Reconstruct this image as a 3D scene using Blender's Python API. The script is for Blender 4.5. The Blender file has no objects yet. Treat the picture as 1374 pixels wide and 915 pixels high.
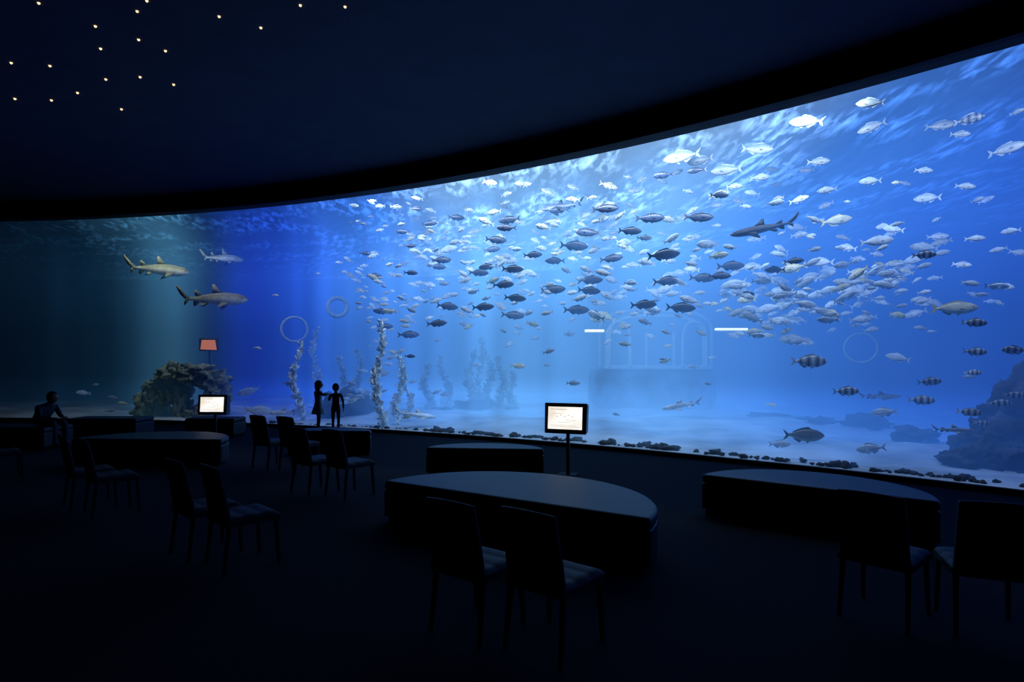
import bpy, math, random
from mathutils import Vector, Matrix, noise
random.seed(7)
sc = bpy.context.scene
try:
    sc.view_settings.view_transform = 'Standard'
    sc.view_settings.look = 'None'
except Exception as e:
    print(e)

# ------------------------------------------------------------------ layout
H = 1.75            # eye height
F = 800.0           # focal length in px for 1374 px wide
HOR = 485.0
CX, CY, R = -17.55, -16.07, 34.0     # centre / radius of the curved window
ZG = 6.0            # window head
ZC = 6.38           # ceiling
ZW = 6.34            # water level

def P(adeg, r, z):
    a = math.radians(adeg)
    return Vector((CX + r*math.sin(a), CY + r*math.cos(a), z))

def glassY(px, r=R):
    k = (px-687.0)/F
    A = k*k+1; B = 2*(-k*CX - CY); C = CX*CX+CY*CY-r*r
    return (-B+math.sqrt(B*B-4*A*C))/(2*A)

def W(px, py, Y):
    """survey helper: bearing/elevation measured in the photo + real distance -> world point"""
    return Vector(((px-687.0)/F*Y, Y, H+(HOR-py)/F*Y))

# ------------------------------------------------------------------ materials
def new_mat(name):
    m = bpy.data.materials.new(name); m.use_nodes = True
    nt = m.node_tree; nt.nodes.clear()
    out = nt.nodes.new('ShaderNodeOutputMaterial')
    return m, nt, out

def pbr(name, col, rough=0.6, metal=0.0, var=0.25, scale=6.0, bump=0.0, spec=0.4, attr=None, sheen=0):
    m, nt, out = new_mat(name)
    b = nt.nodes.new('ShaderNodeBsdfPrincipled')
    b.inputs['Roughness'].default_value = rough
    b.inputs['Metallic'].default_value = metal
    b.inputs['Specular IOR Level'].default_value = spec
    tc = nt.nodes.new('ShaderNodeTexCoord')
    n = nt.nodes.new('ShaderNodeTexNoise'); n.inputs['Scale'].default_value = scale
    n.inputs['Detail'].default_value = 5
    nt.links.new(tc.outputs['Object'], n.inputs['Vector'])
    mix = nt.nodes.new('ShaderNodeMix'); mix.data_type = 'RGBA'; mix.blend_type = 'MULTIPLY'
    mr = nt.nodes.new('ShaderNodeMapRange')
    mr.inputs['From Min'].default_value = 0.3; mr.inputs['From Max'].default_value = 0.7
    mr.inputs['To Min'].default_value = 1-var; mr.inputs['To Max'].default_value = 1+var
    nt.links.new(n.outputs['Fac'], mr.inputs['Value'])
    mix.inputs[0].default_value = 1.0
    if attr:
        at = nt.nodes.new('ShaderNodeAttribute'); at.attribute_name = attr
        nt.links.new(at.outputs['Color'], mix.inputs[6])
    else:
        mix.inputs[6].default_value = (*col, 1)
    nt.links.new(mr.outputs['Result'], mix.inputs[7])
    nt.links.new(mix.outputs[2], b.inputs['Base Color'])
    if bump > 0:
        bp = nt.nodes.new('ShaderNodeBump'); bp.inputs['Strength'].default_value = bump
        nt.links.new(n.outputs['Fac'], bp.inputs['Height'])
        nt.links.new(bp.outputs['Normal'], b.inputs['Normal'])
    nt.links.new(b.outputs['BSDF'], out.inputs['Surface'])
    return m

def emis(name, col, s):
    m, nt, out = new_mat(name)
    e = nt.nodes.new('ShaderNodeEmission'); e.inputs[0].default_value = (*col, 1); e.inputs[1].default_value = s
    nt.links.new(e.outputs[0], out.inputs['Surface'])
    return m

M_carpet = pbr('dark_carpet', (.022, .025, .034), .95, var=.35, scale=60, bump=.2, spec=.1)
M_ceil = pbr('ceiling_paint', (.09, .10, .16), .85, var=.08, scale=2, spec=.1)
M_wall = pbr('dark_wall_paint', (.02, .022, .03), .8, var=.15, scale=4, spec=.15)
M_black = pbr('matte_black_trim', (.008, .008, .010), .7, var=.1, spec=.15)
M_leather = pbr('dark_leatherette', (.030, .032, .044), .5, var=.12, scale=25, bump=.04, spec=.35)
M_chairfab = pbr('chair_upholstery', (.035, .032, .036), .6, var=.15, scale=40, bump=.05, spec=.25)
M_metal = pbr('dark_metal', (.03, .03, .035), .4, metal=.7, var=.1)
M_plastic = pbr('kiosk_plastic', (.015, .016, .02), .4, var=.1)
M_sand = pbr('tank_sand', (.36, .42, .46), .9, var=.45, scale=.7, bump=.3)
M_tankwall = pbr('tank_backdrop', (.05, .10, .22), .9, var=.4, scale=.6)
M_rock = pbr('reef_rock', (.20, .22, .14), .95, var=.85, scale=3.5, bump=.8)
M_rockdark = pbr('dark_reef_rock', (.045, .05, .065), .95, var=.7, scale=2.5, bump=.8)
M_pebble = pbr('pebbles', (.035, .04, .045), .9, var=.6, scale=5, bump=.4)
M_kelp = pbr('pale_coral', (.85, .9, .88), .8, var=.2, scale=6)
M_kelpdim = pbr('kelp', (.5, .6, .6), .8, var=.3, scale=3)
M_ring = pbr('ring_reflection_tone', (.35, .48, .55), .6, var=.2)  # tone of the rings that replace reflections
M_fish = pbr('fish_skin', (1, 1, 1), .40, var=.2, scale=9, attr='Col', spec=.55)
M_shark = pbr('shark_skin', (1, 1, 1), .6, var=.35, scale=5, attr='Col', spec=.3)
M_skin = pbr('human_skin', (.35, .2, .14), .6, var=.08)
M_hair = pbr('dark_hair', (.02, .013, .01), .5, var=.3, scale=40)
M_dress = pbr('pale_dress', (.6, .6, .65), .85, var=.08)
M_navy = pbr('navy_clothes', (.03, .035, .06), .85, var=.1)
M_tunnel = pbr('tunnel_frame', (.7, .8, .85), .5, var=.1)
M_tbase = pbr('tunnel_plinth', (.20, .32, .46), .9, var=.6, scale=1.5, bump=.5)
M_star = emis('star_light', (1, .72, .42), 1.5)
M_bar = emis('tube_light', (.9, 1, .55), 3.4)
M_orange = emis('orange_reflection_glow', (1.0, .32, .14), .50)  # glow standing in for a lamp's reflection

# ------------------------------------------------------------------ mesh helpers
def mesh_obj(name, verts, faces, mat=None, smooth=False, parent=None, cols=None):
    me = bpy.data.meshes.new(name)
    me.from_pydata([tuple(v) for v in verts], [], faces); me.update()
    if cols is not None:
        ca = me.color_attributes.new('Col', 'FLOAT_COLOR', 'POINT')
        flat = []
        for c in cols: flat += [c[0], c[1], c[2], 1.0]
        ca.data.foreach_set('color', flat)
    if smooth: me.polygons.foreach_set('use_smooth', [True]*len(me.polygons))
    ob = bpy.data.objects.new(name, me); sc.collection.objects.link(ob)
    if mat: me.materials.append(mat)
    if parent: ob.parent = parent
    return ob

def empty(name, loc, rz=0):
    e = bpy.data.objects.new(name, None); sc.collection.objects.link(e)
    e.location = loc; e.rotation_euler = (0, 0, rz); e.empty_display_size = .2
    return e

def box(name, c, s, mat, parent=None, bevel=0.0, taper=1.0, rot=None, seg=2):
    x, y, z = s[0]/2, s[1]/2, s[2]/2
    v = [(-x*taper, -y*taper, -z), (x*taper, -y*taper, -z), (x*taper, y*taper, -z), (-x*taper, y*taper, -z),
         (-x, -y, z), (x, -y, z), (x, y, z), (-x, y, z)]
    f = [(0, 3, 2, 1), (4, 5, 6, 7), (0, 1, 5, 4), (1, 2, 6, 5), (2, 3, 7, 6), (3, 0, 4, 7)]
    ob = mesh_obj(name, v, f, mat, parent=parent)
    ob.location = c
    if rot: ob.rotation_euler = rot
    if bevel > 0:
        m = ob.modifiers.new('bevel', 'BEVEL'); m.width = bevel; m.segments = seg
    return ob

def sector(name, a0, a1, r0, r1, z0, z1, mat, n=64):
    v = []; f = []
    for i in range(n+1):
        a = a0+(a1-a0)*i/n
        v += [P(a, r0, z0), P(a, r1, z0), P(a, r1, z1), P(a, r0, z1)]
    for i in range(n):
        b = i*4; c = b+4
        for k in range(4):
            k2 = (k+1) % 4
            f.append((b+k, b+k2, c+k2, c+k))
    f.append((3, 2, 1, 0)); e = n*4
    f.append((e, e+1, e+2, e+3))
    return mesh_obj(name, v, f, mat)

# ------------------------------------------------------------------ room shell
A0, A1 = 0.0, 61.0
arc = [P(A0+(A1-A0)*i/60, R+.2, 0) for i in range(61)]
pts = [Vector((arc[0].x, -6, 0))] + arc + [Vector((arc[-1].x, -6, 0))]
def slab(name, pts, z0, z1, mat):
    n = len(pts)
    v = [(p.x, p.y, z0) for p in pts]+[(p.x, p.y, z1) for p in pts]
    f = [tuple(range(n)), tuple(range(2*n-1, n-1, -1))]
    for i in range(n):
        j = (i+1) % n
        f.append((i, i+n, j+n, j))
    return mesh_obj(name, v, f, mat)
slab('floor', pts, -.2, 0, M_carpet)
slab('ceiling', pts, ZC, ZC+.2, M_ceil)
xl, xr = arc[0].x, arc[-1].x
box('wall_left', (xl-.1, (-6+arc[0].y)/2, ZC/2), (.2, arc[0].y+6, ZC), M_wall)
box('wall_right', (xr+.1, (-6+arc[-1].y)/2, ZC/2), (.2, arc[-1].y+6, ZC), M_wall)
box('wall_back', ((xl+xr)/2, -6.1, ZC/2), (xr-xl+.4, .2, ZC), M_wall)
sector('trim_1', A0, A1, R-.12, R+.25, ZG, ZC, M_black)       # fascia over the window
sector('trim_2', A0, A1, R-.06, R+.04, 0, .07, M_black)      # curb under the window
# door in the back wall
d = empty('door_1', (-4, -6, 0))
box('door_leaf', (0, .03, 1.05), (1.6, .05, 2.1), M_wall, d, .01)
box('door_frame_top', (0, .04, 2.15), (1.8, .08, .1), M_black, d)
box('door_frame_left', (-.85, .04, 1.07), (.1, .08, 2.1), M_black, d)
box('door_frame_right', (.85, .04, 1.07), (.1, .08, 2.1), M_black, d)

# acrylic
m, nt, out = new_mat('clear_acrylic')
tr = nt.nodes.new('ShaderNodeBsdfTransparent'); tr.inputs[0].default_value = (.98, .99, 1, 1)
gl = nt.nodes.new('ShaderNodeBsdfGlossy'); gl.inputs['Roughness'].default_value = .02
fr = nt.nodes.new('ShaderNodeFresnel'); fr.inputs[0].default_value = 1.2
mx = nt.nodes.new('ShaderNodeMixShader')
nt.links.new(fr.outputs[0], mx.inputs[0]); nt.links.new(tr.outputs[0], mx.inputs[1]); nt.links.new(gl.outputs[0], mx.inputs[2])
nt.links.new(mx.outputs[0], out.inputs['Surface'])
v = []; f = []
for i in range(97):
    a = A0+(A1-A0)*i/96
    v += [P(a, R, .05), P(a, R, ZG+.02)]
for i in range(96): f.append((2*i, 2*i+1, 2*i+3, 2*i+2))
mesh_obj('window_1', v, f, m, smooth=True)

# ------------------------------------------------------------------ tank shell
TA0, TA1, TR = -14.0, 64.0, R+16
sector('wall_tank_back', TA0-1, TA1+1, TR, TR+.3, -.2, 7.2, M_tankwall)
for nm, a in (('wall_tank_left', TA0), ('wall_tank_right', TA1)):
    sector(nm, a-.4, a+.4, R+.25, TR, -.2, 7.2, M_tankwall, n=2)
sector('wall_tank_front', TA0, A0, R+.0, R+.25, -.2, 7.2, M_tankwall, n=12)
sector('wall_tank_end', A1, TA1, R+.0, R+.25, -.2, 7.2, M_tankwall, n=6)
# sand bed
v = []; f = []; NA, NR = 160, 40
SA0, SA1, SR1 = TA0+.41, TA1-.41, TR-.005
for i in range(NA+1):
    a = SA0+(SA1-SA0)*i/NA
    for j in range(NR+1):
        r = R+.05+(SR1-R-.05)*j/NR
        p = P(a, r, 0)
        z = .03+min(1, (r-R)/3)*(.22*noise.noise(Vector((p.x*.35, p.y*.35, 0)))+.08*noise.noise(Vector((p.x*1.2, p.y*1.2, 3)))+.12)
        v.append((p.x, p.y, z))
for i in range(NA):
    for j in range(NR):
        b = i*(NR+1)+j
        f.append((b, b+1, b+NR+2, b+NR+1))
mesh_obj('sand_bed', v, f, M_sand, smooth=True)

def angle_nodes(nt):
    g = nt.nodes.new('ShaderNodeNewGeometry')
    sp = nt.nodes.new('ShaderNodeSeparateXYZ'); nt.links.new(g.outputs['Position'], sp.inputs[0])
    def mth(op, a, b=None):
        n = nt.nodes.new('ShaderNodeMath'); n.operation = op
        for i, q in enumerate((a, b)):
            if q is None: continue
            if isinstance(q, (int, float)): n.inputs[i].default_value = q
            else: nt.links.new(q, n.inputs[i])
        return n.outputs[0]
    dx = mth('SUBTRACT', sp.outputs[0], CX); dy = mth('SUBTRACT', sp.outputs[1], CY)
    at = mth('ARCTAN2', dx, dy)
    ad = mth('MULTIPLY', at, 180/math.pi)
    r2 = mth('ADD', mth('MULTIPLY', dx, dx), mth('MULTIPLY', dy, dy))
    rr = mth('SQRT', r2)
    # painted light curtains run obliquely back from the window
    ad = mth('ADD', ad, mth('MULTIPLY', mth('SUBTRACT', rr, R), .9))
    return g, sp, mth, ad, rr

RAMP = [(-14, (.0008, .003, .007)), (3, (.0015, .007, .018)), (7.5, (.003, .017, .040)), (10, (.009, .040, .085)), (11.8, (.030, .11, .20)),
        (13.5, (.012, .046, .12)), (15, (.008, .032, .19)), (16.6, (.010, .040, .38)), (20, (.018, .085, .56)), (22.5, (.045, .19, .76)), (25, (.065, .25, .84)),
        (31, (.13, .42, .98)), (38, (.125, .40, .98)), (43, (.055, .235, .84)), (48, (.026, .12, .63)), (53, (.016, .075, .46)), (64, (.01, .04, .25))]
def ramp(nt, fac_deg, mth, stops):
    t = mth('DIVIDE', mth('ADD', fac_deg, 14.0), 80.0)
    cr = nt.nodes.new('ShaderNodeValToRGB'); nt.links.new(t, cr.inputs[0])
    el = cr.color_ramp.elements
    while len(el) > 1: el.remove(el[-1])
    el[0].position = (stops[0][0]+14)/80; el[0].color = (*stops[0][1], 1)
    for a, c in stops[1:]:
        e = el.new((a+14)/80); e.color = (*c, 1)
    return cr.outputs[0]

# water volume : absorbing; scattered light and shafts are painted in as emission
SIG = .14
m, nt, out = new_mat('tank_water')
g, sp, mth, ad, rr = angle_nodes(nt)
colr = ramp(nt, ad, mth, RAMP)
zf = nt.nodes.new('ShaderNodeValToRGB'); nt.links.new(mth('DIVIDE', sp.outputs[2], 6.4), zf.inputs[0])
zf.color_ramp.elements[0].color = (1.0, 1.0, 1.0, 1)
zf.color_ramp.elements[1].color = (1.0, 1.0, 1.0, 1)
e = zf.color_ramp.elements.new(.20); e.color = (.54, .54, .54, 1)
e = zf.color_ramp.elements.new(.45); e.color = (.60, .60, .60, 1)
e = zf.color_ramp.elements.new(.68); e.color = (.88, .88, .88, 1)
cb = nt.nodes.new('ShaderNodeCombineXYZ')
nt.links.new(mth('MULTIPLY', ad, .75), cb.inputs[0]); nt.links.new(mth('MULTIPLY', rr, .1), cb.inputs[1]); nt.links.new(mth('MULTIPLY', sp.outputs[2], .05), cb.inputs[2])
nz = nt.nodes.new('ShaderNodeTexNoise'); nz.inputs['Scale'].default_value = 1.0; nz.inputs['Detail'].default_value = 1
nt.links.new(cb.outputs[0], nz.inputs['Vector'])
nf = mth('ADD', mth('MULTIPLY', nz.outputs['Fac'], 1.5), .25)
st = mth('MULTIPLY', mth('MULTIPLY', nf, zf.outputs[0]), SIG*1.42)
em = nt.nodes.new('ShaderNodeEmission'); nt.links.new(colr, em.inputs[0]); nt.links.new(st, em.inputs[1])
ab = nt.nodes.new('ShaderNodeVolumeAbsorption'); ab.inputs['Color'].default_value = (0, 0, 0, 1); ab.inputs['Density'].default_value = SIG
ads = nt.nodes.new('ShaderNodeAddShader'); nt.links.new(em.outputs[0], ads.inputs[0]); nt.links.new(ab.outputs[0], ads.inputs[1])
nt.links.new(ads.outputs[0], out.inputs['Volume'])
try: m.cycles.volume_step_rate = .4
except Exception as ex: print(ex)
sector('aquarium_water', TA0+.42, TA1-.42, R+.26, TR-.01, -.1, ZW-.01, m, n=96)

# underside of the water surface, ripple glints and lamp glow painted as emission
m, nt, out = new_mat('water_surface_painted_glow')
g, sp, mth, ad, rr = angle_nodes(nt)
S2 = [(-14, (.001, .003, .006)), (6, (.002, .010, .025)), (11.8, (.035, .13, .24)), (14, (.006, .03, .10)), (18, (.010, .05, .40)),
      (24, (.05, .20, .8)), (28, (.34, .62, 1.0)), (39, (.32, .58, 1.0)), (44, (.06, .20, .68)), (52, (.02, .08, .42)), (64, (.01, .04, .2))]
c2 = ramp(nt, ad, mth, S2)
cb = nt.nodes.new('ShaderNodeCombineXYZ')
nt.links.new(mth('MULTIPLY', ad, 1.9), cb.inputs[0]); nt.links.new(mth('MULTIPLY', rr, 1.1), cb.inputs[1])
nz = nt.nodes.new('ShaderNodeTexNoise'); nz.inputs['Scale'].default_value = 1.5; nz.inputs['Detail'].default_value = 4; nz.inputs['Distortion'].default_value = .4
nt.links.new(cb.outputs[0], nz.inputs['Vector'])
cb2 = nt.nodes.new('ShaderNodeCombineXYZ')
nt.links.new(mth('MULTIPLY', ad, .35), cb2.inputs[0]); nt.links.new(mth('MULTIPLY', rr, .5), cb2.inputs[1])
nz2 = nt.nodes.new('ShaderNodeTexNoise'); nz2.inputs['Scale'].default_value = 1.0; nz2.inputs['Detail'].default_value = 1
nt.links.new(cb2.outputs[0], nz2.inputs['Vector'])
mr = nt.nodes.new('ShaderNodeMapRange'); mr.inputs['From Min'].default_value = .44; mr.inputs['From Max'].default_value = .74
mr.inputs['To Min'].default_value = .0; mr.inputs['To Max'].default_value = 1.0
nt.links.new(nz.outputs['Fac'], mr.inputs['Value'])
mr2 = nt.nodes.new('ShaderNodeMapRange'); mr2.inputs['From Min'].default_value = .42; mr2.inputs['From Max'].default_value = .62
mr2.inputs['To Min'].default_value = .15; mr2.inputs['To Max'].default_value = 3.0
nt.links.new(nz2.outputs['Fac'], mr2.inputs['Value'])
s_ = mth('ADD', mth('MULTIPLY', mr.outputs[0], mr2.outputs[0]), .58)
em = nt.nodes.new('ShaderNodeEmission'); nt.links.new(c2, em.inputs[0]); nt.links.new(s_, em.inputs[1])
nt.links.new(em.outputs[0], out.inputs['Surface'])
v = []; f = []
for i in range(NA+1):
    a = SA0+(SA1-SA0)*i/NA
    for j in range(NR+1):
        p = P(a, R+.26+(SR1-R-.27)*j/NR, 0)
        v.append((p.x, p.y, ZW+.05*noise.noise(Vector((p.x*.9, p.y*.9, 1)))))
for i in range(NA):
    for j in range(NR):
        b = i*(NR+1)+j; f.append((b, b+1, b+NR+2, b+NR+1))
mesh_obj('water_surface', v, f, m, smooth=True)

# fill lamps added to light the fish and rocks, hidden behind the fascia
for a, pw, col in ((7, 40, (.95, 1, .85)), (11.5, 95, (.9, 1, .88)), (15.5, 60, (.8, .92, 1)), (20, 65, (.5, .68, 1)), (25, 150, (.65, .82, 1)), (30, 190, (.72, .88, 1)), (35, 190, (.72, .88, 1)), (40, 170, (.70, .86, 1)), (46, 120, (.65, .82, 1))):
    L = bpy.data.lights.new('tank_fill_lamp', 'AREA'); L.shape = 'RECTANGLE'; L.size = 2.4; L.size_y = .2
    L.energy = pw; L.color = col
    o = bpy.data.objects.new('tank_fill_lamp', L); sc.collection.objects.link(o)
    o.location = P(a, R+.42, ZW-.13)
    dirv = (P(a, R+5, 2.2)-o.location).normalized()
    o.rotation_euler = dirv.to_track_quat('-Z', 'Y').to_euler()

# ------------------------------------------------------------------ rocks
def rock_cluster(name, blobs, mat, sub=4, amp=.28, fr=1.6, seed=0):
    import bmesh
    bm = bmesh.new()
    for k, (c, s) in enumerate(blobs):
        r = bmesh.ops.create_icosphere(bm, subdivisions=sub, radius=1)
        for vv in r['verts']:
            n = vv.co.copy()
            q = n*fr+Vector((k*3.1+seed, seed*1.7, k))
            d = 1+amp*noise.noise(q)*1.6+amp*.6*noise.noise(q*2.7)+amp*.3*noise.noise(q*6)
            vv.co = Vector(c)+Vector((n.x*s[0]*d, n.y*s[1]*d, n.z*s[2]*d))
    me = bpy.data.meshes.new(name); bm.to_mesh(me); bm.free()
    me.polygons.foreach_set('use_smooth', [True]*len(me.polygons))
    me.materials.append(mat)
    ob = bpy.data.objects.new(name, me); sc.collection.objects.link(ob)
    return ob

def blob(px, py, Y, w, h, dpt=None):
    s = Y/F
    return (tuple(W(px, py, Y)), (w*s, dpt if dpt else w*s, h*s))
RY = 18.3
rock_cluster('coral_rock_arch', [blob(203, 546, RY, 19, 26), blob(212, 522, RY, 15, 13), blob(232, 503, RY, 20, 14), blob(262, 503, RY-.1, 22, 13),
             blob(287, 512, RY-.1, 16, 15), blob(294, 540, RY-.1, 14, 28), blob(244, 552, RY-.2, 12, 24), blob(243, 522, RY, 12, 18), blob(270, 558, RY-.3, 18, 13), blob(226, 562, RY+.3, 28, 12),
             blob(222, 533, RY-.3, 9, 10), blob(285, 528, RY-.4, 9, 9), blob(250, 496, RY-.3, 9, 7)],
             M_rock, amp=.38, fr=2.4, sub=5)
rock_cluster('reef_rock_pile', [blob(1348, 602, 9.9, 50, 42), blob(1378, 545, 10.2, 28, 48), blob(1308, 625, 9.6, 32, 26), blob(1415, 570, 10, 50, 62), blob(1345, 572, 10.3, 28, 25), blob(1375, 632, 9.2, 34, 26)], M_rockdark, amp=.38, fr=2.0, seed=4, sub=5)
rock_cluster('low_reef', [blob(590, 560, 19.5, 26, 12), blob(640, 552, 20.5, 30, 16), blob(690, 558, 20, 22, 10), blob(480, 550, 18, 24, 22), blob(450, 552, 17.5, 22, 20), blob(465, 537, 18, 12, 14)], M_rockdark, amp=.35, seed=9)
rock_cluster('low_reef', [blob(1035, 568, 16.5, 34, 11), blob(1105, 572, 15.5, 34, 12), blob(1225, 582, 12.6, 26, 10), blob(1160, 568, 14.6, 26, 10)], M_rockdark, amp=.45, seed=12)

# rubble along the window foot
bl = []
a = 14.0
rnd = random.Random(3)
while a < 55:
    dens = noise.noise(Vector((a*.9, 0, 0)))
    s = rnd.uniform(.02, .05)*(1.0 if rnd.random() < .8 else 1.8)
    if a < 26: s *= .55
    p = P(a, R+.27+rnd.uniform(.02, .25)+s, .05+s*.35)
    bl.append((tuple(p), (s*rnd.uniform(1, 1.9), s*1.1, s*rnd.uniform(.6, .95))))
    a += rnd.uniform(.03, .18)*(1.0 if dens > -.1 else 3.5)
rock_cluster('rubble_stones', bl, M_pebble, sub=2, amp=.5)

# ------------------------------------------------------------------ kelp / coral columns
def column(name, base, top, mat, n=60, w=.16, seed=0):
    rnd = random.Random(seed); v = []; f = []
    base = Vector(base); top = Vector(top); segs = 24
    def cpos(t):
        return base.lerp(top, t)+Vector((.10*math.sin(t*7+seed), .08*math.cos(t*5+seed), 0))
    for i in range(segs+1):
        c = cpos(i/segs); r = .03*(1-.5*i/segs)
        for k in range(6):
            an = k*math.pi/3; v.append(c+Vector((r*math.cos(an), r*math.sin(an), 0)))
    for i in range(segs):
        for k in range(6):
            a1 = i*6+k; b1 = i*6+(k+1) % 6; f.append((a1, b1, b1+6, a1+6))
    for i in range(n):
        t = rnd.random(); c = cpos(t); an = rnd.uniform(0, 6.28); l = w*rnd.uniform(.5, 1.2)*(1.15-.5*t)
        dv = Vector((math.cos(an), math.sin(an), rnd.uniform(.2, 1.3))).normalized()
        sd = dv.cross(Vector((rnd.uniform(-1, 1), rnd.uniform(-1, 1), .3))).normalized()*l*.32
        b = len(v)
        v += [c, c+dv*l*.35+sd, c+dv*l*.75+sd*.8, c+dv*l, c+dv*l*.75-sd*.8, c+dv*l*.35-sd]
        f += [(b, b+1, b+2, b+3), (b, b+3, b+4, b+5)]
    return mesh_obj(name, v, f, mat)
def kelp(px, ytop, Y, mat, n, w, seed):
    b = W(px, 500, Y); column('kelp_plant', (b.x, b.y, .05), tuple(W(px+random.uniform(-6, 6), ytop, Y)), mat, n, w, seed)
kelp(400, 460, 17.0, M_kelp, 260, .18, 1)
kelp(511, 430, 15.6, M_kelp, 340, .18, 2)
kelp(535, 478, 16.0, M_kelp, 240, .17, 3)
kelp(548, 495, 16.6, M_kelp, 160, .17, 5)
for k, (x, yt) in enumerate(((632, 470), (645, 455), (658, 470), (672, 480), (600, 480), (425, 440), (575, 490), (690, 500), (480, 470), (455, 480))):
    kelp(x, yt, 20.5, M_kelpdim, 170, .24, 20+k)

# solid rings standing in for ring-shaped reflections
def torus(name, c, Rm, r, mat, rx=math.pi/2, rz=0):
    v = []; f = []; N, K = 40, 8
    for i in range(N):
        A = 2*math.pi*i/N
        for k in range(K):
            B = 2*math.pi*k/K
            v.append(((Rm+r*math.cos(B))*math.cos(A), (Rm+r*math.cos(B))*math.sin(A), r*math.sin(B)))
    for i in range(N):
        for k in range(K):
            f.append((i*K+k, ((i+1) % N)*K+k, ((i+1) % N)*K+(k+1) % K, i*K+(k+1) % K))
    o = mesh_obj(name, v, f, mat, smooth=True); o.location = c; o.rotation_euler = (rx, 0, rz); return o
torus('reflection_ring', W(395, 442, 19.4), .40, .04, M_ring, rz=.3)
torus('reflection_ring', W(453, 412, 19.4), .30, .07, M_ring, rz=.2)
torus('reflection_ring', W(1155, 467, 14.5), .35, .03, M_ring, rz=-.5)

# underwater tunnel pavilion
tY = 20.0
tp = empty('underwater_viewing_tunnel', (0, 0, 0))
def tb(name, x0, x1, y0, y1, Yc, dep, mat, bev=.02):
    p0 = W(x0, y0, Yc); p1 = W(x1, y1, Yc)
    box(name, ((p0.x+p1.x)/2, Yc+dep/2, (p0.z+p1.z)/2), (abs(p1.x-p0.x), dep, abs(p0.z-p1.z)), mat, tp, bev)
tb('tunnel_base', 800, 965, 494, 552, tY, 2.5, M_tbase, .3)
tb('light_tube_left', 785, 811, 442, 445, tY, .1, M_bar)
tb('light_tube_right', 960, 1004, 440, 443, tY, .1, M_bar)
tb('light_tube_centre', 852, 930, 416, 419, tY, .1, M_tunnel)
tb('light_bracket_left', 783, 815, 445.5, 447.5, tY, .12, M_tunnel)
tb('light_bracket_right', 955, 1005, 443.5, 445.5, tY, .12, M_tunnel)
tb('sill', 812, 955, 490, 495, tY-.1, .2, M_tunnel)
for k, x in enumerate((845, 868, 905)):
    tb('mullion_%d' % (k+1), x-2, x+1, 446, 491, tY, .08, M_tunnel)
def arch(name, xc, hw, ytop, ybot, r, Yc):
    c = W(xc, ytop, Yc); s = Yc/F; w_ = hw*s; zt = c.z; zb = W(xc, ybot, Yc).z
    cu = bpy.data.curves.new(name, 'CURVE'); cu.dimensions = '3D'; cu.bevel_depth = r; cu.bevel_resolution = 2
    ptsl = [(c.x-w_, Yc, zb)]
    for i in range(17):
        A = math.pi-math.pi*i/16
        ptsl.append((c.x+w_*abs(math.cos(A))**.6*(1 if math.cos(A) > 0 else -1), Yc, zt-.7+.7*math.sin(A)))
    ptsl.append((c.x+w_, Yc, zb))
    sp_ = cu.splines.new('POLY'); sp_.points.add(len(ptsl)-1)
    for i, q in enumerate(ptsl): sp_.points[i].co = (*q, 1)
    cu.materials.append(M_tunnel)
    o = bpy.data.objects.new(name, cu); sc.collection.objects.link(o); o.parent = tp
arch('arch_rib_outer', 880, 65, 424, 492, .07, tY)
arch('arch_rib_inner', 832, 14, 432, 492, .05, tY-.1)
arch('arch_rib_inner_b', 932, 16, 432, 492, .05, tY-.1)
arch('arch_rib_rear', 880, 75, 416, 492, .06, tY+1.6)
# glowing panel added in place of a lamp's warm reflection, far left
lp = empty('orange_reflection', (0, 0, 0))
OY = 19.0
p = W(279, 462, OY)
mesh_obj('glow_panel', [(p.x-.24, OY, p.z-.16), (p.x+.28, OY, p.z-.18), (p.x+.23, OY, p.z+.14), (p.x-.20, OY, p.z+.14)], [(0, 1, 2, 3)], M_orange, parent=lp)
box('glow_surround', (p.x, OY+.06, p.z), (.62, .08, .42), M_rockdark, lp, .03)
box('glow_post', (p.x, OY+.1, (p.z-.2)/2), (.04, .04, p.z-.2), M_rockdark, lp, .01)

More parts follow.
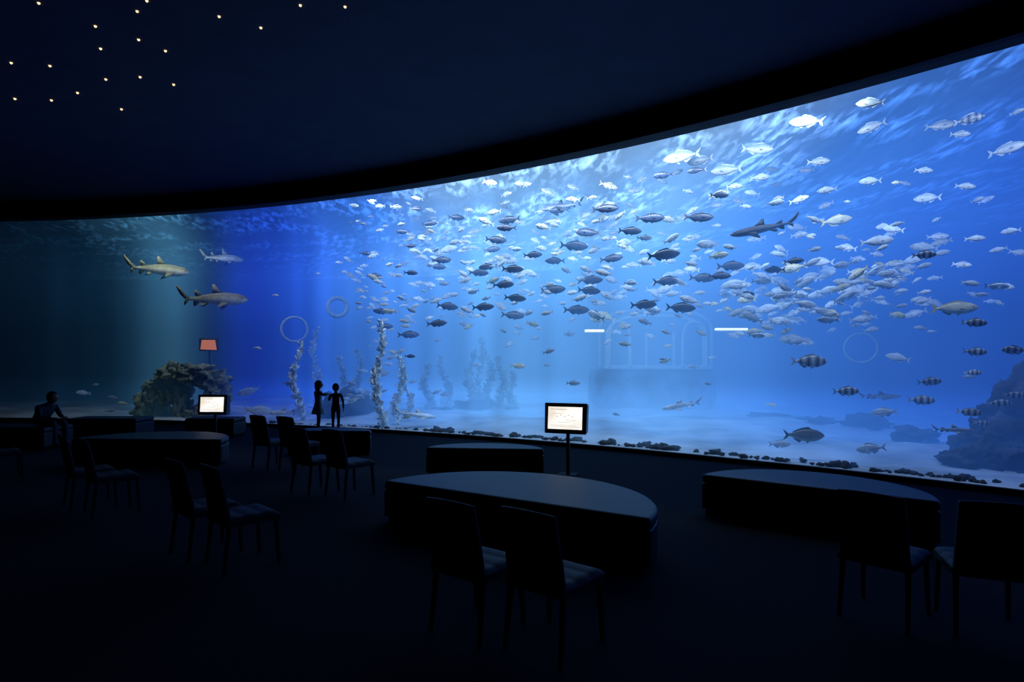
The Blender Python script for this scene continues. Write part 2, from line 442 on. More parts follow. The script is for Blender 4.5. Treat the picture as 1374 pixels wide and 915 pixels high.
# ------------------------------------------------------------------ fish
def lerp3(a, b, t): return tuple(a[i]*(1-t)+b[i]*t for i in range(3))
def fish_geo(kind):
    if kind == 'jack':   hh, ww, back, belly = .155, .07, (.02, .035, .09), (.09, .14, .30)
    elif kind == 'stripe': hh, ww, back, belly = .18, .07, (.45, .54, .70), (.8, .86, .95)
    elif kind == 'grouper': hh, ww, back, belly = .17, .10, (.06, .07, .08), (.4, .4, .38)
    elif kind == 'gold': hh, ww, back, belly = .16, .065, (.60, .60, .48), (.92, .92, .78)
    else:                hh, ww, back, belly = .165, .065, (.46, .60, .78), (.90, .95, 1)
    xs = [.5, .47, .42, .34, .24, .12, 0, -.12, -.22, -.30, -.36]
    hs = [.05, .25, .50, .78, .95, 1.0, .93, .72, .47, .26, .20]
    v = []; f = []; c = []; K = 10
    for x, h in zip(xs, hs):
        for k in range(K):
            A = 2*math.pi*k/K
            z = math.sin(A)*hh*h; y = math.cos(A)*ww*(h**.8)
            v.append((x, y, z+(.01 if z > 0 else 0)))
            t = .5+.5*math.sin(A)
            t = max(0, min(1, (t-.35)/.4))
            col = lerp3(belly, back, t)
            c.append(col)
    if kind == 'stripe':
        for i, x in enumerate(xs):
            if i in (2, 4, 6, 8):
                for k in range(K): c[i*K+k] = (.03, .04, .07)
    n = len(xs)
    for i in range(n-1):
        for k in range(K):
            a1 = i*K+k; b1 = i*K+(k+1) % K
            f.append((a1, a1+K, b1+K, b1))
    f.append(tuple(range(K))); f.append(tuple(range((n-1)*K+K-1, (n-1)*K-1, -1)))
    fc = lerp3(back, belly, .3)
    if kind == 'gold': fc = (.8, .7, .35)
    def poly(ptsl, col=fc):
        b = len(v); v.extend(ptsl); c.extend([col]*len(ptsl)); f.append(tuple(range(b, b+len(ptsl))))
    # forked tail, upper and lower lobes
    poly([(-.35, 0, .03), (-.41, 0, .09), (-.5, 0, .15), (-.455, 0, .06), (-.425, 0, 0)])
    poly([(-.35, 0, -.03), (-.35, 0, .03), (-.425, 0, 0)])
    poly([(-.35, 0, -.03), (-.425, 0, 0), (-.455, 0, -.06), (-.5, 0, -.15), (-.41, 0, -.09)])
    # dorsal
    poly([(.22, 0, hh*.93), (.12, 0, hh*1.33), (.0, 0, hh*1.2), (-.12, 0, hh*.98), (-.26, 0, hh*.55), (-.26, 0, hh*.33), (-.1, 0, hh*.7), (.1, 0, hh*.95)])
    # anal, pelvic
    poly([(-.04, 0, -hh*.85), (-.10, 0, -hh*1.15), (-.18, 0, -hh*.85), (-.27, 0, -hh*.42), (-.2, 0, -hh*.5)])
    poly([(.16, 0, -hh*.92), (.06, 0, -hh*1.25), (.07, 0, -hh*.9)])
    # pectorals
    for s in (1, -1):
        poly([(.24, s*ww*.8, -.02), (.14, s*(ww+.05), -.03), (.08, s*(ww+.05), -.07), (.16, s*ww, -.06)])
    # eyes
    for s in (1, -1):
        b = len(v); ex, ez, er = .40, .025, .016
        for k in range(6):
            A = k*math.pi/3; v.append((ex+er*math.cos(A), s*(ww*.56+.004), ez+er*math.sin(A))); c.append((.01, .01, .01))
        f.append(tuple(range(b, b+6)))
    return v, f, c
GEO = {k: fish_geo(k) for k in ('jack', 'stripe', 'silver', 'grouper', 'gold')}

class School:
    def __init__(s, name): s.n = name; s.v = []; s.f = []; s.c = []
    def add(s, kind, pos, L, yaw, pitch=0, roll=0, bend=0, tint=1.0):
        v, f, c = GEO[kind]; b = len(s.v)
        M = Matrix.Rotation(yaw, 3, 'Z') @ Matrix.Rotation(-pitch, 3, 'Y') @ Matrix.Rotation(roll, 3, 'X')
        for q in v:
            y = q[1]+bend*(q[0]-.2)**2*(1 if q[0] < .2 else 0)
            s.v.append(Vector(pos)+M @ Vector((q[0]*L, y*L, q[2]*L)))
        s.f += [tuple(i+b for i in ff) for ff in f]
        s.c += [(x[0]*tint, x[1]*tint, x[2]*tint) for x in c]
    def build(s): return mesh_obj(s.n, s.v, s.f, M_fish, smooth=True, cols=s.c)
SJ, SS, SZ = School('jack_fish_school'), School('silver_bream_school'), School('striped_bream_school')

def put(school, kind, px, py, ln, d=None, dirn=None, pitch=None, yj=.35):
    gy = glassY(px, R+.27)
    if d is None: d = random.uniform(.6, 2.2)
    if py < 260: d = max(d, 1.5) if kind != 'jack' else d
    Y = gy+d
    p = W(px, py, Y)
    for _ in range(20):
        if p.z < .35 and Y > gy+.4:
            Y -= .15; p = W(px, py, Y)
    for _ in range(40):
        if p.z > ZW-.35 and Y > gy+.35:
            Y -= .1; p = W(px, py, Y)
    p.z = max(p.z, .22)
    if dirn is None: dirn = random.choice((1, 1, -1))
    bear = math.atan2(p.x, p.y)
    yaw = -bear+random.uniform(-yj, yj)+(0 if dirn > 0 else math.pi)
    L = ln*Y/F*1.08
    # apparent length grows off-axis, so shrink to the true length
    L *= math.cos(bear)
    if pitch is None: pitch = random.uniform(-.2, .2)
    if kind == 'silver' and random.random() < .12: kind = 'gold'
    nearlamp = 1.0-.65*max(0, min(1, (p.z-4.4)/1.5))  # darkens fish colour near the added lamps to offset their light
    school.add(kind, p, L, yaw, pitch, random.uniform(-.25, .25), random.uniform(-.25, .25), random.uniform(.65, 1.1)*nearlamp)

jacks = [(812, 280, 34), (872, 293, 38), (937, 292, 38), (790, 312, 34), (845, 310, 30), (770, 330, 36), (890, 342, 42), (684, 295, 28), (612, 292, 22),
 (576, 300, 20), (665, 322, 28), (592, 349, 26), (587, 358, 22), (642, 366, 26), (688, 361, 28), (655, 358, 24), (675, 382, 28), (742, 389, 32), (691, 400, 28),
 (648, 412, 28), (688, 423, 30), (773, 416, 34), (863, 409, 34), (913, 413, 38), (895, 377, 36), (942, 373, 34), (980, 357, 36), (792, 376, 32), (745, 350, 26),
 (680, 306, 26), (600, 411, 28), (586, 434, 26), (548, 449, 28), (512, 418, 22), (516, 438, 22), (551, 366, 18), (490, 340, 16), (502, 370, 20), (541, 311, 18),
 (820, 347, 30), (965, 370, 30), (790, 390, 30), (890, 235, 26), (935, 228, 26), (558, 280, 16), (660, 335, 22), (715, 342, 24), (1040, 362, 28), (1065, 350, 26),
 (750, 282, 26), (550, 330, 16), (1000, 395, 24), (965, 262, 24), (488, 300, 12), (550, 478, 14)]
for x, y, l in jacks: put(SJ, 'jack', x, y, l, random.uniform(.5, 1.6), random.choice((1, 1, 1, -1)), random.uniform(-.12, .12), .25)
silv = [(1082, 163, 48), (1168, 138, 38), (1170, 170, 38), (1098, 217, 30), (1016, 200, 42), (1020, 238, 26), (1168, 243, 30), (1245, 266, 38), (1295, 250, 28),
 (1122, 296, 40), (1176, 324, 44), (1262, 168, 42), (1350, 200, 52), (1288, 180, 28), (1357, 310, 28), (1337, 384, 32), (1302, 380, 26), (1240, 332, 38), (1195, 368, 34),
 (1102, 352, 36), (1064, 360, 36), (985, 381, 34), (965, 261, 28), (1040, 272, 24), (1072, 268, 26), (1110, 255, 26), (975, 228, 40), (985, 250, 22), (915, 210, 48), (940, 215, 34),
 (1066, 456, 40), (1205, 480, 34), (1187, 553, 36), (1168, 602, 40), (1046, 596, 28), (695, 491, 20), (769, 514, 18), (734, 490, 9), (839, 462, 16), (827, 556, 10),
 (930, 492, 14), (1035, 543, 14), (1190, 408, 14), (510, 500, 26), (520, 488, 14), (554, 512, 12), (335, 525, 32), (347, 551, 38), (112, 527, 20), (150, 533, 14),
 (165, 541, 14), (148, 551, 14), (345, 467, 12), (388, 515, 18), (455, 352, 10), (427, 367, 8), (370, 396, 8), (128, 516, 10), (1365, 150, 20), (1308, 320, 28), (1290, 355, 28),
 (1240, 392, 18), (1205, 300, 18), (1055, 395, 30), (1100, 395, 32), (1135, 380, 34), (1080, 408, 32), (1045, 430, 30), (1150, 365, 28), (1262, 340, 26), (705, 248, 16), (600, 335, 26),
 (1340, 335, 24), (1318, 395, 20), (1235, 440, 18), (1250, 445, 14), (950, 515, 10), (640, 490, 12), (1300, 505, 20), (1120, 428, 20), (1015, 450, 22), (545, 560, 12)]
for x, y, l in silv: put(SS, 'silver', x, y, l, dirn=random.choice((1, -1)), pitch=random.uniform(-.25, .25))
strp = [(1300, 160, 40), (1085, 485, 46), (1135, 525, 34), (1247, 512, 32), (1236, 537, 36), (1307, 433, 34), (1308, 472, 32), (1300, 553, 34), (1340, 541, 32), (1362, 470, 36), (1240, 342, 32), (1360, 530, 30), (1305, 500, 24), (1318, 568, 24)]
for x, y, l in strp: put(SZ, 'stripe', x, y, l, random.uniform(.4, 1.0), pitch=random.uniform(-.08, .08), yj=.15)
put(SS, 'silver', 1280, 414, 60, .8, 1, 0, .1)
clusters = [(560, 320, 50, 35, 50, 12), (690, 345, 80, 45, 100, 16), (860, 350, 100, 50, 90, 19), (990, 385, 100, 35, 70, 23), (1120, 385, 60, 28, 56, 28), (510, 395, 26, 45, 56, 12),
 (1295, 340, 50, 50, 18, 24), (960, 290, 150, 50, 30, 18), (480, 525, 22, 10, 24, 13), (1180, 270, 70, 50, 8, 20), (790, 430, 100, 22, 34, 15), (630, 410, 60, 30, 40, 14), (1080, 420, 60, 20, 26, 25),
 (1190, 365, 30, 18, 16, 28), (560, 410, 20, 60, 20, 12), (760, 300, 60, 25, 24, 16)]
for cx, cy, sx, sy, n, ln in clusters:
    for i in range(n):
        x = random.gauss(cx, sx); y = random.gauss(cy, sy)
        if x < 460 or x > 1372 or y < 225: continue
        put(SS, 'silver', x, y, ln*random.uniform(.55, 1.3), random.uniform(.6, 3.6), random.choice((1, -1)), random.uniform(-.5, .5), .75)
SJ.build(); SS.build(); SZ.build()

# single grouper
G1 = School('grouper'); put(G1, 'grouper', 1078, 584, 52, .5, 1, .02, .1); G1.build()

# ------------------------------------------------------------------ sharks
def shark(name, pos, L, yaw, pitch=0, back=(.12, .13, .12), belly=(.6, .6, .52), hh=.085, ww=.075, black_tips=False, bend=.15, second=1.0):
    xs = [.5, .48, .45, .40, .34, .26, .16, .05, -.06, -.16, -.25, -.32, -.37]
    hs = [.06, .28, .5, .72, .86, .97, 1.0, .95, .78, .56, .37, .25, .18]
    K = 12; v = []; f = []; c = []
    for x, h in zip(xs, hs):
        for k in range(K):
            A = 2*math.pi*k/K; s_, c_ = math.sin(A), math.cos(A)
            v.append((x, c_*ww*h, s_*hh*h*(1 if s_ > 0 else .8)+(.012*(1-h) if x > .3 else .0)))
            t = max(0, min(1, (s_+.15)/.35)); c.append(lerp3(belly, back, t))
    n = len(xs)
    for i in range(n-1):
        for k in range(K):
            a1 = i*K+k; b1 = i*K+(k+1) % K; f.append((a1, a1+K, b1+K, b1))
    f.append(tuple(range(K))); f.append(tuple(range((n-1)*K+K-1, (n-1)*K-1, -1)))
    tipc = (.01, .01, .012) if black_tips else back
    def fin(outline, t, axis, off=(0, 0, 0)):
        # outline: first two pts = root front/back, rest = free edge ; wedge cross-section
        b = len(v); ax = Vector(axis)*t; m_ = len(outline)
        for sgn in (1, -1):
            for i, q in enumerate(outline):
                th = 1 if i < 2 else .12
                v.append(tuple(Vector(q)+ax*sgn*th+Vector(off))); c.append(back if i < 2 else tipc)
        order = [0]+list(range(2, m_))+[1]
        f.append(tuple(b+i for i in order)); f.append(tuple(b+m_+i for i in reversed(order)))
        for i in range(m_):
            i1, i2 = order[i], order[(i+1) % m_]
            f.append((b+i1, b+m_+i1, b+m_+i2, b+i2))
    fin([(.14, 0, hh*.9), (-.02, 0, hh*.85), (.06, 0, hh*1.6), (.02, 0, hh*2.1), (-.02, 0, hh*2.1), (-.015, 0, hh*1.4)], .012, (0, 1, 0))
    s2 = second
    fin([(-.17, 0, hh*.5), (-.26, 0, hh*.36), (-.21, 0, hh*(.6+.4*s2)), (-.25, 0, hh*(.7+.6*s2)), (-.275, 0, hh*(.6+.5*s2))], .008, (0, 1, 0))
    fin([(-.20, 0, -hh*.38), (-.28, 0, -hh*.2), (-.24, 0, -hh*.8), (-.28, 0, -hh*1.0), (-.29, 0, -hh*.5)], .008, (0, 1, 0))
    # tail: long upper lobe
    fin([(-.33, 0, hh*.2), (-.33, 0, -hh*.2), (-.40, 0, hh*.75), (-.50, 0, hh*1.85), (-.515, 0, hh*1.55), (-.46, 0, hh*.55), (-.40, 0, 0)], .012, (0, 1, 0))
    fin([(-.35, 0, hh*.1), (-.38, 0, hh*.1), (-.36, 0, -hh*.4), (-.415, 0, -hh*.95), (-.41, 0, -hh*.3)], .01, (0, 1, 0))
    for s in (1, -1):
        fin([(.25, s*ww*.75, -hh*.35), (.13, s*ww*.8, -hh*.35), (.17, s*(ww+.07), -hh*.8), (.10, s*(ww+.13), -hh*1.15), (.07, s*(ww+.13), -hh*1.15), (.10, s*(ww+.04), -hh*.6)], .008, (0, 0, 1))
        fin([(-.08, s*ww*.4, -hh*.5), (-.16, s*ww*.35, -hh*.4), (-.14, s*(ww*.7+.03), -hh*.85), (-.19, s*(ww*.7+.03), -hh*.9)], .006, (0, 0, 1))
        b = len(v); ex = .42
        for k in range(8):
            A = k*math.pi/4; v.append((ex+.008*math.cos(A), s*(ww*.64), .02+.008*math.sin(A))); c.append((.005, .005, .005))
        f.append(tuple(range(b, b+8)))
    vv = []
    for q in v:
        y = q[1]+(bend*(q[0]-.1)**2 if q[0] < .1 else 0)
        vv.append((q[0]*L, y*L, q[2]*L))
    o = mesh_obj(name, vv, f, M_shark, smooth=True, cols=c)
    o.location = pos; o.rotation_euler = (0, -pitch, yaw)
    return o
def shark_at(name, px, py, ln, d, dirn, pitch=0, yo=0, **kw):
    Y = glassY(px, R+.27)+d; p = W(px, py, Y); p.z = max(p.z, .25)
    bear = math.atan2(p.x, p.y)
    return shark(name, p, ln*Y/F*math.cos(bear)*1.05, -bear+yo+(0 if dirn > 0 else math.pi), pitch, **kw)
shark_at('sand_tiger_shark', 212, 362, 84, .9, 1, -.02, .15, back=(.15, .15, .10), belly=(.8, .78, .6), hh=.115, ww=.10)
shark_at('sand_tiger_shark', 287, 402, 90, .9, 1, .02, -.1, back=(.13, .125, .08), belly=(.75, .7, .48), bend=-.2, hh=.115, ww=.10)
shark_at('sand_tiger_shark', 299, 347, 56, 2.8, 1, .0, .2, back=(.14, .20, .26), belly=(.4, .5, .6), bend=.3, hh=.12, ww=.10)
shark_at('blacktip_reef_shark', 1025, 307, 90, .8, -1, -.12, -.1, back=(.025, .03, .06), belly=(.13, .16, .28), black_tips=True, hh=.075, ww=.065, second=.5)
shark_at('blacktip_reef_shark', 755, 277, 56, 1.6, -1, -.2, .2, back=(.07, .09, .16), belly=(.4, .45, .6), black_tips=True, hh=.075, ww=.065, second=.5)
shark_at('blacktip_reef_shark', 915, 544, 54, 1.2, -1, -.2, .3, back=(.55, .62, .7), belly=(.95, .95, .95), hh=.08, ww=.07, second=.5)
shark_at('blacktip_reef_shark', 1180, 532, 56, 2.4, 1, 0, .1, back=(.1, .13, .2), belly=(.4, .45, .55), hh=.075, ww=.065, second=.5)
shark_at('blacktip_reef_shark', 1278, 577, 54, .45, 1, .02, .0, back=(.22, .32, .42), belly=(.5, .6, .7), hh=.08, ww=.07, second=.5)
shark_at('guitarfish', 558, 557, 54, .7, 1, -.15, .1, back=(.8, .82, .8), belly=(.9, .9, .85), hh=.07, ww=.11, second=1.0)
shark_at('guitarfish', 383, 554, 42, .7, -1, 0, .1, back=(.5, .52, .5), belly=(.9, .9, .85), hh=.09, ww=.11, second=1.0)

# ------------------------------------------------------------------ ceiling star lights (one object)
stars = [(52, 5), (197, 2), (128, 36), (184, 16), (294, 23), (350, 38), (403, 8), (463, 10), (135, 66), (186, 54), (222, 69), (15, 85), (67, 89), (142, 107), (188, 104), (233, 114), (20, 133), (69, 135), (104, 125), (163, 147),
         (-60, 40), (-90, 100), (-40, 120), (260, -40), (120, -50), (380, -60), (0, -30)]
v = []; f = []
for x, y in stars:
    Y = (ZC-.012-H)*F/(HOR-y); p = W(x, y, Y); b = len(v); r = .019*(Y/8)**.5
    N = 8
    for j, (rr_, zz) in enumerate(((1, 0), (.8, -.6), (.35, -.95))):
        for k in range(N):
            A = 2*math.pi*k/N; v.append((p.x+r*rr_*math.cos(A), p.y+r*rr_*math.sin(A), ZC+zz*r*1.2))
    for j in range(2):
        for k in range(N): f.append((b+j*N+k, b+j*N+(k+1) % N, b+(j+1)*N+(k+1) % N, b+(j+1)*N+k))
    f.append(tuple(b+2*N+k for k in range(N)))
mesh_obj('ceiling_star_lights', v, f, M_star)

# ------------------------------------------------------------------ benches
def d_bench(name, c, ax, by, rz, h=.45, mat=M_leather):
    """upholstered half-ellipse bench, straight side towards -Y local"""
    e = empty(name, (c[0], c[1], 0), rz)
    def prism(nm, s, z0, z1, m_, bev):
        n = 40; o = []
        for i in range(n+1):
            A = math.pi*i/n
            o.append((ax*s*math.cos(A), by*s*math.sin(A)+(1-s)*by*.3))
        k = len(o)
        v = [(x, y, z0) for x, y in o]+[(x, y, z1) for x, y in o]
        f = [tuple(range(k-1, -1, -1)), tuple(range(k, 2*k))]+[(i, (i+1) % k, (i+1) % k+k, i+k) for i in range(k)]
        ob = mesh_obj(nm, v, f, m_, parent=e)
        md = ob.modifiers.new('bevel', 'BEVEL'); md.width = bev; md.segments = 3; md.limit_method = 'ANGLE'; md.angle_limit = .6
    prism('plinth', .96, 0, .06, M_black, .005)
    prism('base_upholstery', 1.0, .055, h-.10, mat, .02)
    prism('cushion', 1.0, h-.10, h, mat, .035)
    return e
d_bench('curved_bench', (-.13, 5.72), 1.5, 1.33, math.atan2(-.53, .85))
d_bench('curved_bench', (3.08, 6.2), 1.12, .98, math.atan2(-.60, .80))
d_bench('curved_bench', (-.42, 9.0), .90, .62, -.10, h=.44)
d_bench('curved_bench', (-6.15, 10.0), 1.30, 1.15, -.05)
d_bench('curved_bench', (-3.45, 11.2), .80, .62, -.05)
def s_bench(name, c, w, dp, rz, h=.45):
    e = empty(name, (c[0], c[1], 0), rz)
    box('plinth', (0, 0, .03), (w*.95, dp*.9, .06), M_black, e)
    box('base_upholstery', (0, 0, .205), (w, dp, .29), M_leather, e, .02)
    box('cushion', (0, 0, h-.05), (w, dp, .10), M_leather, e, .035, seg=3)
    return e
s_bench('padded_bench', (-9.35, 13.9), 1.62, .7, -.02)
s_bench('padded_bench', (-6.9, 13.9), 1.15, .6, -.05)
s_bench('padded_bench', (-10.1, 12.1), 1.9, .75, -.05)

# ------------------------------------------------------------------ chairs
def chair(x, y, fx, fy):
    rz = math.atan2(fy, fx)-math.pi/2
    e = empty('dining_chair', (x, y, 0), rz)
    # seat with stitched channels
    n = 20; v = []; f = []; wx, wy = .22, .225
    for j in range(n+1):
        for i in range(n+1):
            u = -1+2*i/n; w_ = -1+2*j/n
            edge = max(abs(u), abs(w_)); z = .46-.03*max(0, (edge-.8)/.2)**2-.006*(abs(math.cos((w_+1)*math.pi*1.5))**6)
            v.append((u*wx, w_*wy, z))
    b = len(v)
    v += [(-wx, -wy, .385), (wx, -wy, .385), (wx, wy, .385), (-wx, wy, .385)]
    for j in range(n):
        for i in range(n):
            q = j*(n+1)+i; f.append((q, q+1, q+n+2, q+n+1))
    nt_ = len(f)
    f.append((b, b+3, b+2, b+1))
    f.append(tuple([b, b+1]+[i for i in range(n, -1, -1)]))
    f.append(tuple([b+2, b+3]+[n*(n+1)+i for i in range(0, n+1)]))
    f.append(tuple([b+1, b+2]+[j*(n+1)+n for j in range(n, -1, -1)]))
    f.append(tuple([b+3, b]+[j*(n+1) for j in range(0, n+1)]))
    so = mesh_obj('seat', v, f, M_chairfab, parent=e)
    for i in range(nt_): so.data.polygons[i].use_smooth = True
    # backrest : curved slab leaning back
    v = []; f = []; nz_, nx = 10, 8
    for side in (0, 1):
        for j in range(nz_+1):
            t = j/nz_; z = .40+t*.49; yb = -.215-.07*t-.02*t*t
            for i in range(nx+1):
                u = -1+2*i/nx; th = .045*(1-.3*t)
                y = yb-.018*(1-u*u)+(0 if side == 0 else th)
                hw = .21-.008*t
                zz = z-(.012*u*u if j == nz_ else 0)
                v.append((u*hw, y, zz))
    S = (nz_+1)*(nx+1)
    for j in range(nz_):
        for i in range(nx):
            q = j*(nx+1)+i; f.append((q, q+1, q+nx+2, q+nx+1)); q += S; f.append((q+nx+1, q+nx+2, q+1, q))
    for j in range(nz_):
        q = j*(nx+1); f.append((q+nx+1, q+nx+1+S, q+S, q)); q += nx; f.append((q, q+S, q+nx+1+S, q+nx+1))
    for i in range(nx):
        f.append((i, i+S, i+1+S, i+1)); q = nz_*(nx+1)+i; f.append((q+1, q+1+S, q+S, q))
    o = mesh_obj('backrest', v, f, M_chairfab, parent=e, smooth=False)
    md = o.modifiers.new('bevel', 'BEVEL'); md.width = .01; md.segments = 2; md.limit_method = 'ANGLE'; md.angle_limit = .8
    k = 0
    for sx in (-1, 1):
        for sy in (-1, 1):
            k += 1; t0, t1 = .011, .015
            x0, y0 = sx*.205, sy*.21+(-.03 if sy < 0 else 0.01); x1, y1 = sx*.195, sy*.195
            v = []
            for (xx, yy, zz, tt) in ((x0, y0, 0, t0), (x1, y1, .395, t1)):
                v += [(xx-tt, yy-tt, zz), (xx+tt, yy-tt, zz), (xx+tt, yy+tt, zz), (xx-tt, yy+tt, zz)]
            f = [(0, 3, 2, 1), (4, 5, 6, 7), (0, 1, 5, 4), (1, 2, 6, 5), (2, 3, 7, 6), (3, 0, 4, 7)]
            mesh_obj('leg_%d' % k, v, f, M_metal, parent=e)
    return e
chair(.27, 3.70, .64, .77)
chair(-.22, 3.95, .60, .80)
chair(-2.33, 5.18, .70, .71)
chair(-2.80, 5.48, .66, .75)
chair(-4.62, 6.9, .70, .71)
chair(-5.12, 7.25, .70, .71)
chair(-2.12, 7.82, .62, .78)
chair(-2.65, 8.05, .62, .78)
chair(-3.95, 9.85, .55, .83)
chair(-3.42, 9.62, .55, .83)
chair(2.58, 4.13, .75, .66)
chair(3.10, 3.93, .38, .92)
chair(-7.45, 8.7, .7, .7)

# ------------------------------------------------------------------ kiosks
mS, nt, out = new_mat('kiosk_screen')
em = nt.nodes.new('ShaderNodeEmission'); tc = nt.nodes.new('ShaderNodeTexCoord')
nz = nt.nodes.new('ShaderNodeTexNoise'); nz.inputs['Scale'].default_value = 3
nt.links.new(tc.outputs['Object'], nz.inputs['Vector'])
cr = nt.nodes.new('ShaderNodeValToRGB'); cr.color_ramp.elements[0].color = (.82, .72, .60, 1); cr.color_ramp.elements[1].color = (1, .98, .94, 1)
cr.color_ramp.elements[0].position = .35; cr.color_ramp.elements[1].position = .6
nt.links.new(nz.outputs['Fac'], cr.inputs[0]); nt.links.new(cr.outputs[0], em.inputs[0]); em.inputs[1].default_value = 1.05
nt.links.new(em.outputs[0], out.inputs['Surface'])
M_txt = emis('screen_caption', (.66, .57, .49), .9)
def kiosk(x, y, rz, s=1.0, tilt=-.10, roll=0):
    e = empty('information_kiosk', (x, y, 0), rz); e.scale = (s, s, s)
    box('base_plate', (0, 0, .01), (.30, .26, .02), M_black, e, .006)
    box('pole', (0, .02, .36), (.05, .05, .70), M_metal, e, .008)
    hd = empty('display_head', (0, 0, .87)); hd.parent = e; hd.rotation_euler = (tilt, roll, 0)
    v = [(-.33, -.13, -.235), (.33, -.13, -.235), (.29, .14, -.20), (-.29, .14, -.20), (-.34, -.13, .235), (.34, -.13, .235), (.30, .12, .22), (-.30, .12, .22)]
    f = [(0, 3, 2, 1), (4, 5, 6, 7), (0, 1, 5, 4), (1, 2, 6, 5), (2, 3, 7, 6), (3, 0, 4, 7)]
    o = mesh_obj('housing', v, f, M_plastic, parent=hd); md = o.modifiers.new('b', 'BEVEL'); md.width = .015; md.segments = 2
    mesh_obj('screen', [(-.275, -.134, -.165), (.265, -.134, -.165), (.265, -.134, .175), (-.275, -.134, .175)], [(0, 1, 2, 3)], mS, parent=hd)
    v = []; f = []
    def q(x0, x1, z0, z1):
        b = len(v); v.extend([(x0, -.136, z0), (x1, -.136, z0), (x1, -.136, z1), (x0, -.136, z1)]); f.append((b, b+1, b+2, b+3))
    q(-.24, .02, .13, .142); q(-.24, .22, -.13, -.124); q(-.24, .18, -.108, -.102)
    for k in range(5): q(-.14+k*.06, -.12+k*.06, .02+.02*(k % 2), .035+.02*(k % 2))
    q(-.2, -.05, .07, .076); q(.0, .16, -.03, -.024); q(-.12, .08, -.06, -.054)
    mesh_obj('screen_captions', v, f, M_txt, parent=hd)
kiosk(.86, 9.2, -.38)
kiosk(-6.45, 12.95, .0, .93)

# ------------------------------------------------------------------ people
def skin_obj(name, verts, edges, radii, root, parent, mat, sub=2):
    me = bpy.data.meshes.new(name); me.from_pydata([tuple(v) for v in verts], edges, []); me.update(); me.materials.append(mat)
    ob = bpy.data.objects.new(name, me); sc.collection.objects.link(ob); ob.parent = parent
    ob.modifiers.new('skin', 'SKIN').use_smooth_shade = True
    sv = me.skin_vertices[0].data
    for i, r in enumerate(radii):
        sv[i].radius = r if isinstance(r, tuple) else (r, r)
        sv[i].use_root = (i == root)
    s = ob.modifiers.new('sub', 'SUBSURF'); s.levels = sub; s.render_levels = sub
    return ob
def head(parent, c, h, yaw, mat=M_skin, hair='short'):
    import bmesh
    hr = h*.5
    he = empty('head', c, yaw); he.parent = parent
    bm = bmesh.new(); bmesh.ops.create_uvsphere(bm, u_segments=24, v_segments=18, radius=1)
    for q in bm.verts:
        x, y, z = q.co
        wx = .74*(1-.18*max(0, -z)); wy = .86
        ny = y*wy
        if y > .3 and abs(x) < .22 and -.35 < z < .12: ny += .14*(1-abs(x)/.22)*(1-(z+.12)**2*6 if abs(z+.12) < .4 else 0)   # nose
        if y > .5 and abs(z-.08) < .14 and .18 < abs(x) < .5: ny -= .05      # eye sockets
        if y > .4 and abs(z+.48) < .08 and abs(x) < .3: ny += .03           # lips
        q.co = Vector((x*wx*hr, ny*hr, z*hr))
    me = bpy.data.meshes.new('face'); bm.to_mesh(me); bm.free(); me.materials.append(mat)
    me.polygons.foreach_set('use_smooth', [True]*len(me.polygons))
    o = bpy.data.objects.new('face', me); sc.collection.objects.link(o); o.parent = he
    for s in (-1, 1):
        box('ear_%s' % ('r' if s > 0 else 'l'), (s*.75*hr, -.02*hr, -.05*hr), (.10*hr, .26*hr, .42*hr), mat, he, .04*hr)
        box('eye_%s' % ('r' if s > 0 else 'l'), (s*.3*hr, .76*hr, .06*hr), (.2*hr, .06*hr, .1*hr), M_black, he, .02*hr)
    bm = bmesh.new(); bmesh.ops.create_uvsphere(bm, u_segments=24, v_segments=18, radius=1)
    for q in bm.verts:
        x, y, z = q.co
        k = 1.0
        if y > .25 and z < .45: k = .78
        lo = 0
        if hair == 'long' and y < .2 and z < 0: lo = z*1.1; 
        q.co = Vector((x*.86*hr*k*(1+.1*(lo != 0)), (y*.96*k-.06)*hr, (z*1.06+lo+.05)*hr))
    me = bpy.data.meshes.new('hair'); bm.to_mesh(me); bm.free(); me.materials.append(M_hair)
    me.polygons.foreach_set('use_smooth', [True]*len(me.polygons))
    o = bpy.data.objects.new('hair', me); sc.collection.objects.link(o); o.parent = he
    if hair == 'pony':
        skin_obj('ponytail', [(0, -.9*hr, .35*hr), (0, -1.2*hr, .3*hr), (0, -1.35*hr, -.3*hr), (0, -1.2*hr, -1.0*hr)], [(0, 1), (1, 2), (2, 3)], [.16*hr, .26*hr, .28*hr, .08*hr], 0, he, M_hair, 1)
def hand(parent, name, w, dv, up, s):
    """palm + five finger chains"""
    dv = Vector(dv).normalized(); up = Vector(up).normalized(); sd = dv.cross(up).normalized()
    w = Vector(w); V = [w, w+dv*.035*s, w+dv*.06*s]; E = [(0, 1), (1, 2)]; Rr = [.016*s, (.024*s, .013*s), (.026*s, .011*s)]
    for k, (o, l) in enumerate(((-.026, .055), (-.009, .065), (.009, .062), (.025, .048))):
        b = len(V); st = w+dv*.075*s+sd*o*s
        V += [st, st+dv*l*.5*s-up*.006*s, st+dv*l*.95*s-up*.02*s]; E += [(2, b), (b, b+1), (b+1, b+2)]; Rr += [.008*s, .0075*s, .006*s]
    b = len(V); st = w+dv*.03*s-sd*.03*s
    V += [st, st+dv*.025*s-sd*.018*s, st+dv*.05*s-sd*.024*s]; E += [(1, b), (b, b+1), (b+1, b+2)]; Rr += [.010*s, .009*s, .007*s]
    return skin_obj(name, V, E, Rr, 0, parent, M_skin, 1)
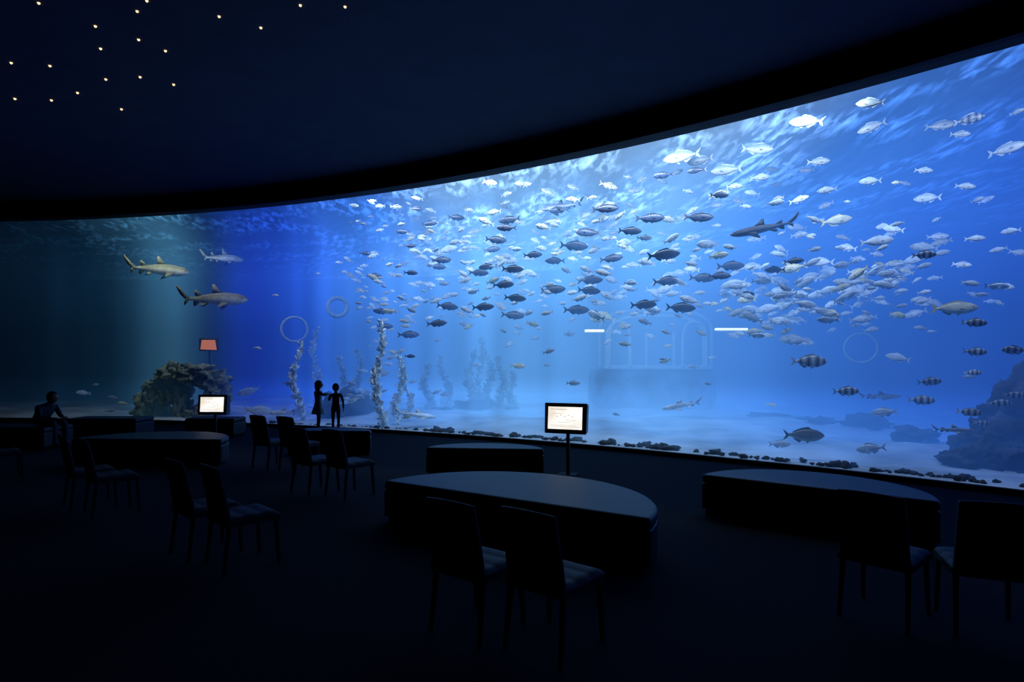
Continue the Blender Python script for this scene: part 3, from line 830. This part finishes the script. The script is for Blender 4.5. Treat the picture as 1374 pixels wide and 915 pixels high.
def standing(name, loc, rz, h, armL, armR, hair, dress, cloth):
    e = empty(name, loc, rz)
    J = dict(pel=(0, 0, .52*h), sp=(0, -.005, .62*h), ch=(0, 0, .73*h), nk=(0, 0, .825*h), hd=(0, .01*h, .88*h))
    V = [J['pel'], J['sp'], J['ch'], J['nk'], J['hd']]; E = [(0, 1), (1, 2), (2, 3), (3, 4)]
    Rr = [(.078*h, .06*h), (.068*h, .05*h), (.085*h, .055*h), .032*h, .03*h]
    def add(p, frm, r): V.append(p); Rr.append(r); E.append((frm, len(V)-1)); return len(V)-1
    for s, arm in ((-1, armL), (1, armR)):
        i = add((s*.10*h, 0, .785*h), 2, .036*h)
        i = add(tuple(Vector(arm[0])*h), i, .026*h); i = add(tuple(Vector(arm[1])*h), i, .018*h)
        dv = Vector(arm[1])-Vector(arm[0])
        hand(e, 'hand_l' if s < 0 else 'hand_r', Vector(arm[1])*h, dv, (0.01, -.2, 1) if abs(dv.normalized().z) < .8 else (s, 0, .01), h/1.6)
        i = add((s*.052*h, 0, .47*h), 0, .052*h); i = add((s*.055*h, .012*h, .27*h), i, .034*h)
        i = add((s*.055*h, -.005*h, .045*h), i, .024*h); i = add((s*.06*h, .075*h, .02*h), i, (.024*h, .018*h))
    skin_obj('body', V, E, Rr, 0, e, cloth if not dress else M_skin, 2)
    head(e, (0, .012*h, .925*h), .165*h, 0, hair=hair)
    if dress:
        prof = [(.82, .045), (.79, .105), (.74, .10), (.66, .085), (.60, .08), (.52, .105), (.44, .14), (.36, .17)]
        v = []; f = []; N = 32
        for k, (z, r) in enumerate(prof):
            for i in range(N):
                A = 2*math.pi*i/N; rp = r*(1+.06*math.sin(A*8)*max(0, (k-4)/3))
                v.append((rp*h*math.cos(A), rp*h*math.sin(A)*.78, z*h))
        for k in range(len(prof)-1):
            for i in range(N):
                a1 = k*N+i; b1 = k*N+(i+1) % N; f.append((a1, b1, b1+N, a1+N))
        mesh_obj('dress', v, f, dress, smooth=True, parent=e)
    return e
kx = (427-687)/F*14.75
standing('girl', (kx, 14.75, 0), math.radians(-65), 1.27,
         ((-.13, .06, .70), (-.12, .17, .76)), ((.12, .10, .72), (.06, .20, .76)), 'long', M_dress, M_skin)
kx2 = (450.5-687)/F*14.7
standing('child', (kx2, 14.7, 0), math.radians(10), 1.20,
         ((-.14, .05, .66), (-.13, .16, .72)), ((.145, -.01, .64), (.15, .03, .49)), 'pony', None, M_navy)

# seated adult on the bench, leaning toward the tank
e = empty('seated_person', (-9.62, 12.15, 0), math.radians(-100))
V = [(0, 0, .53), (0, .06, .66), (0, .17, .80), (0, .23, .89), (0, .28, .93)]
E = [(0, 1), (1, 2), (2, 3), (3, 4)]; Rr = [(.17, .14), (.14, .12), (.17, .12), .055, .05]
def add(p, frm, r): V.append(p); Rr.append(r); E.append((frm, len(V)-1)); return len(V)-1
for s in (-1, 1):
    i = add((s*.18, .17, .83), 2, .06); i = add((s*.22, .25, .64), i, .045); i = add((s*.12, .42, .62), i, .032)
    hand(e, 'hand_l' if s < 0 else 'hand_r', (s*.12, .42, .62), (-s*.3, 1, -.1), (0, 0, 1), 1.0)
    i = add((s*.10, .05, .54), 0, .085); i = add((s*.12, .47, .52), i, .06); i = add((s*.12, .50, .10), i, .042); i = add((s*.12, .64, .045), i, (.045, .035))
skin_obj('body', V, E, Rr, 0, e, M_navy, 2)
head(e, (0, .31, 1.02), .235, 0, hair='short')

# ------------------------------------------------------------------ world + camera
w = bpy.data.worlds.new('world'); sc.world = w; w.use_nodes = True
w.node_tree.nodes['Background'].inputs[0].default_value = (.004, .006, .012, 1)
w.node_tree.nodes['Background'].inputs[1].default_value = .2
cam = bpy.data.cameras.new('camera'); co = bpy.data.objects.new('camera', cam); sc.collection.objects.link(co)
co.location = (0, 0, H); co.rotation_euler = (math.pi/2, 0, 0)
cam.sensor_width = 36; cam.lens = F/1374*36; cam.shift_y = (HOR-457.5)/1374; cam.clip_end = 200
sc.camera = co
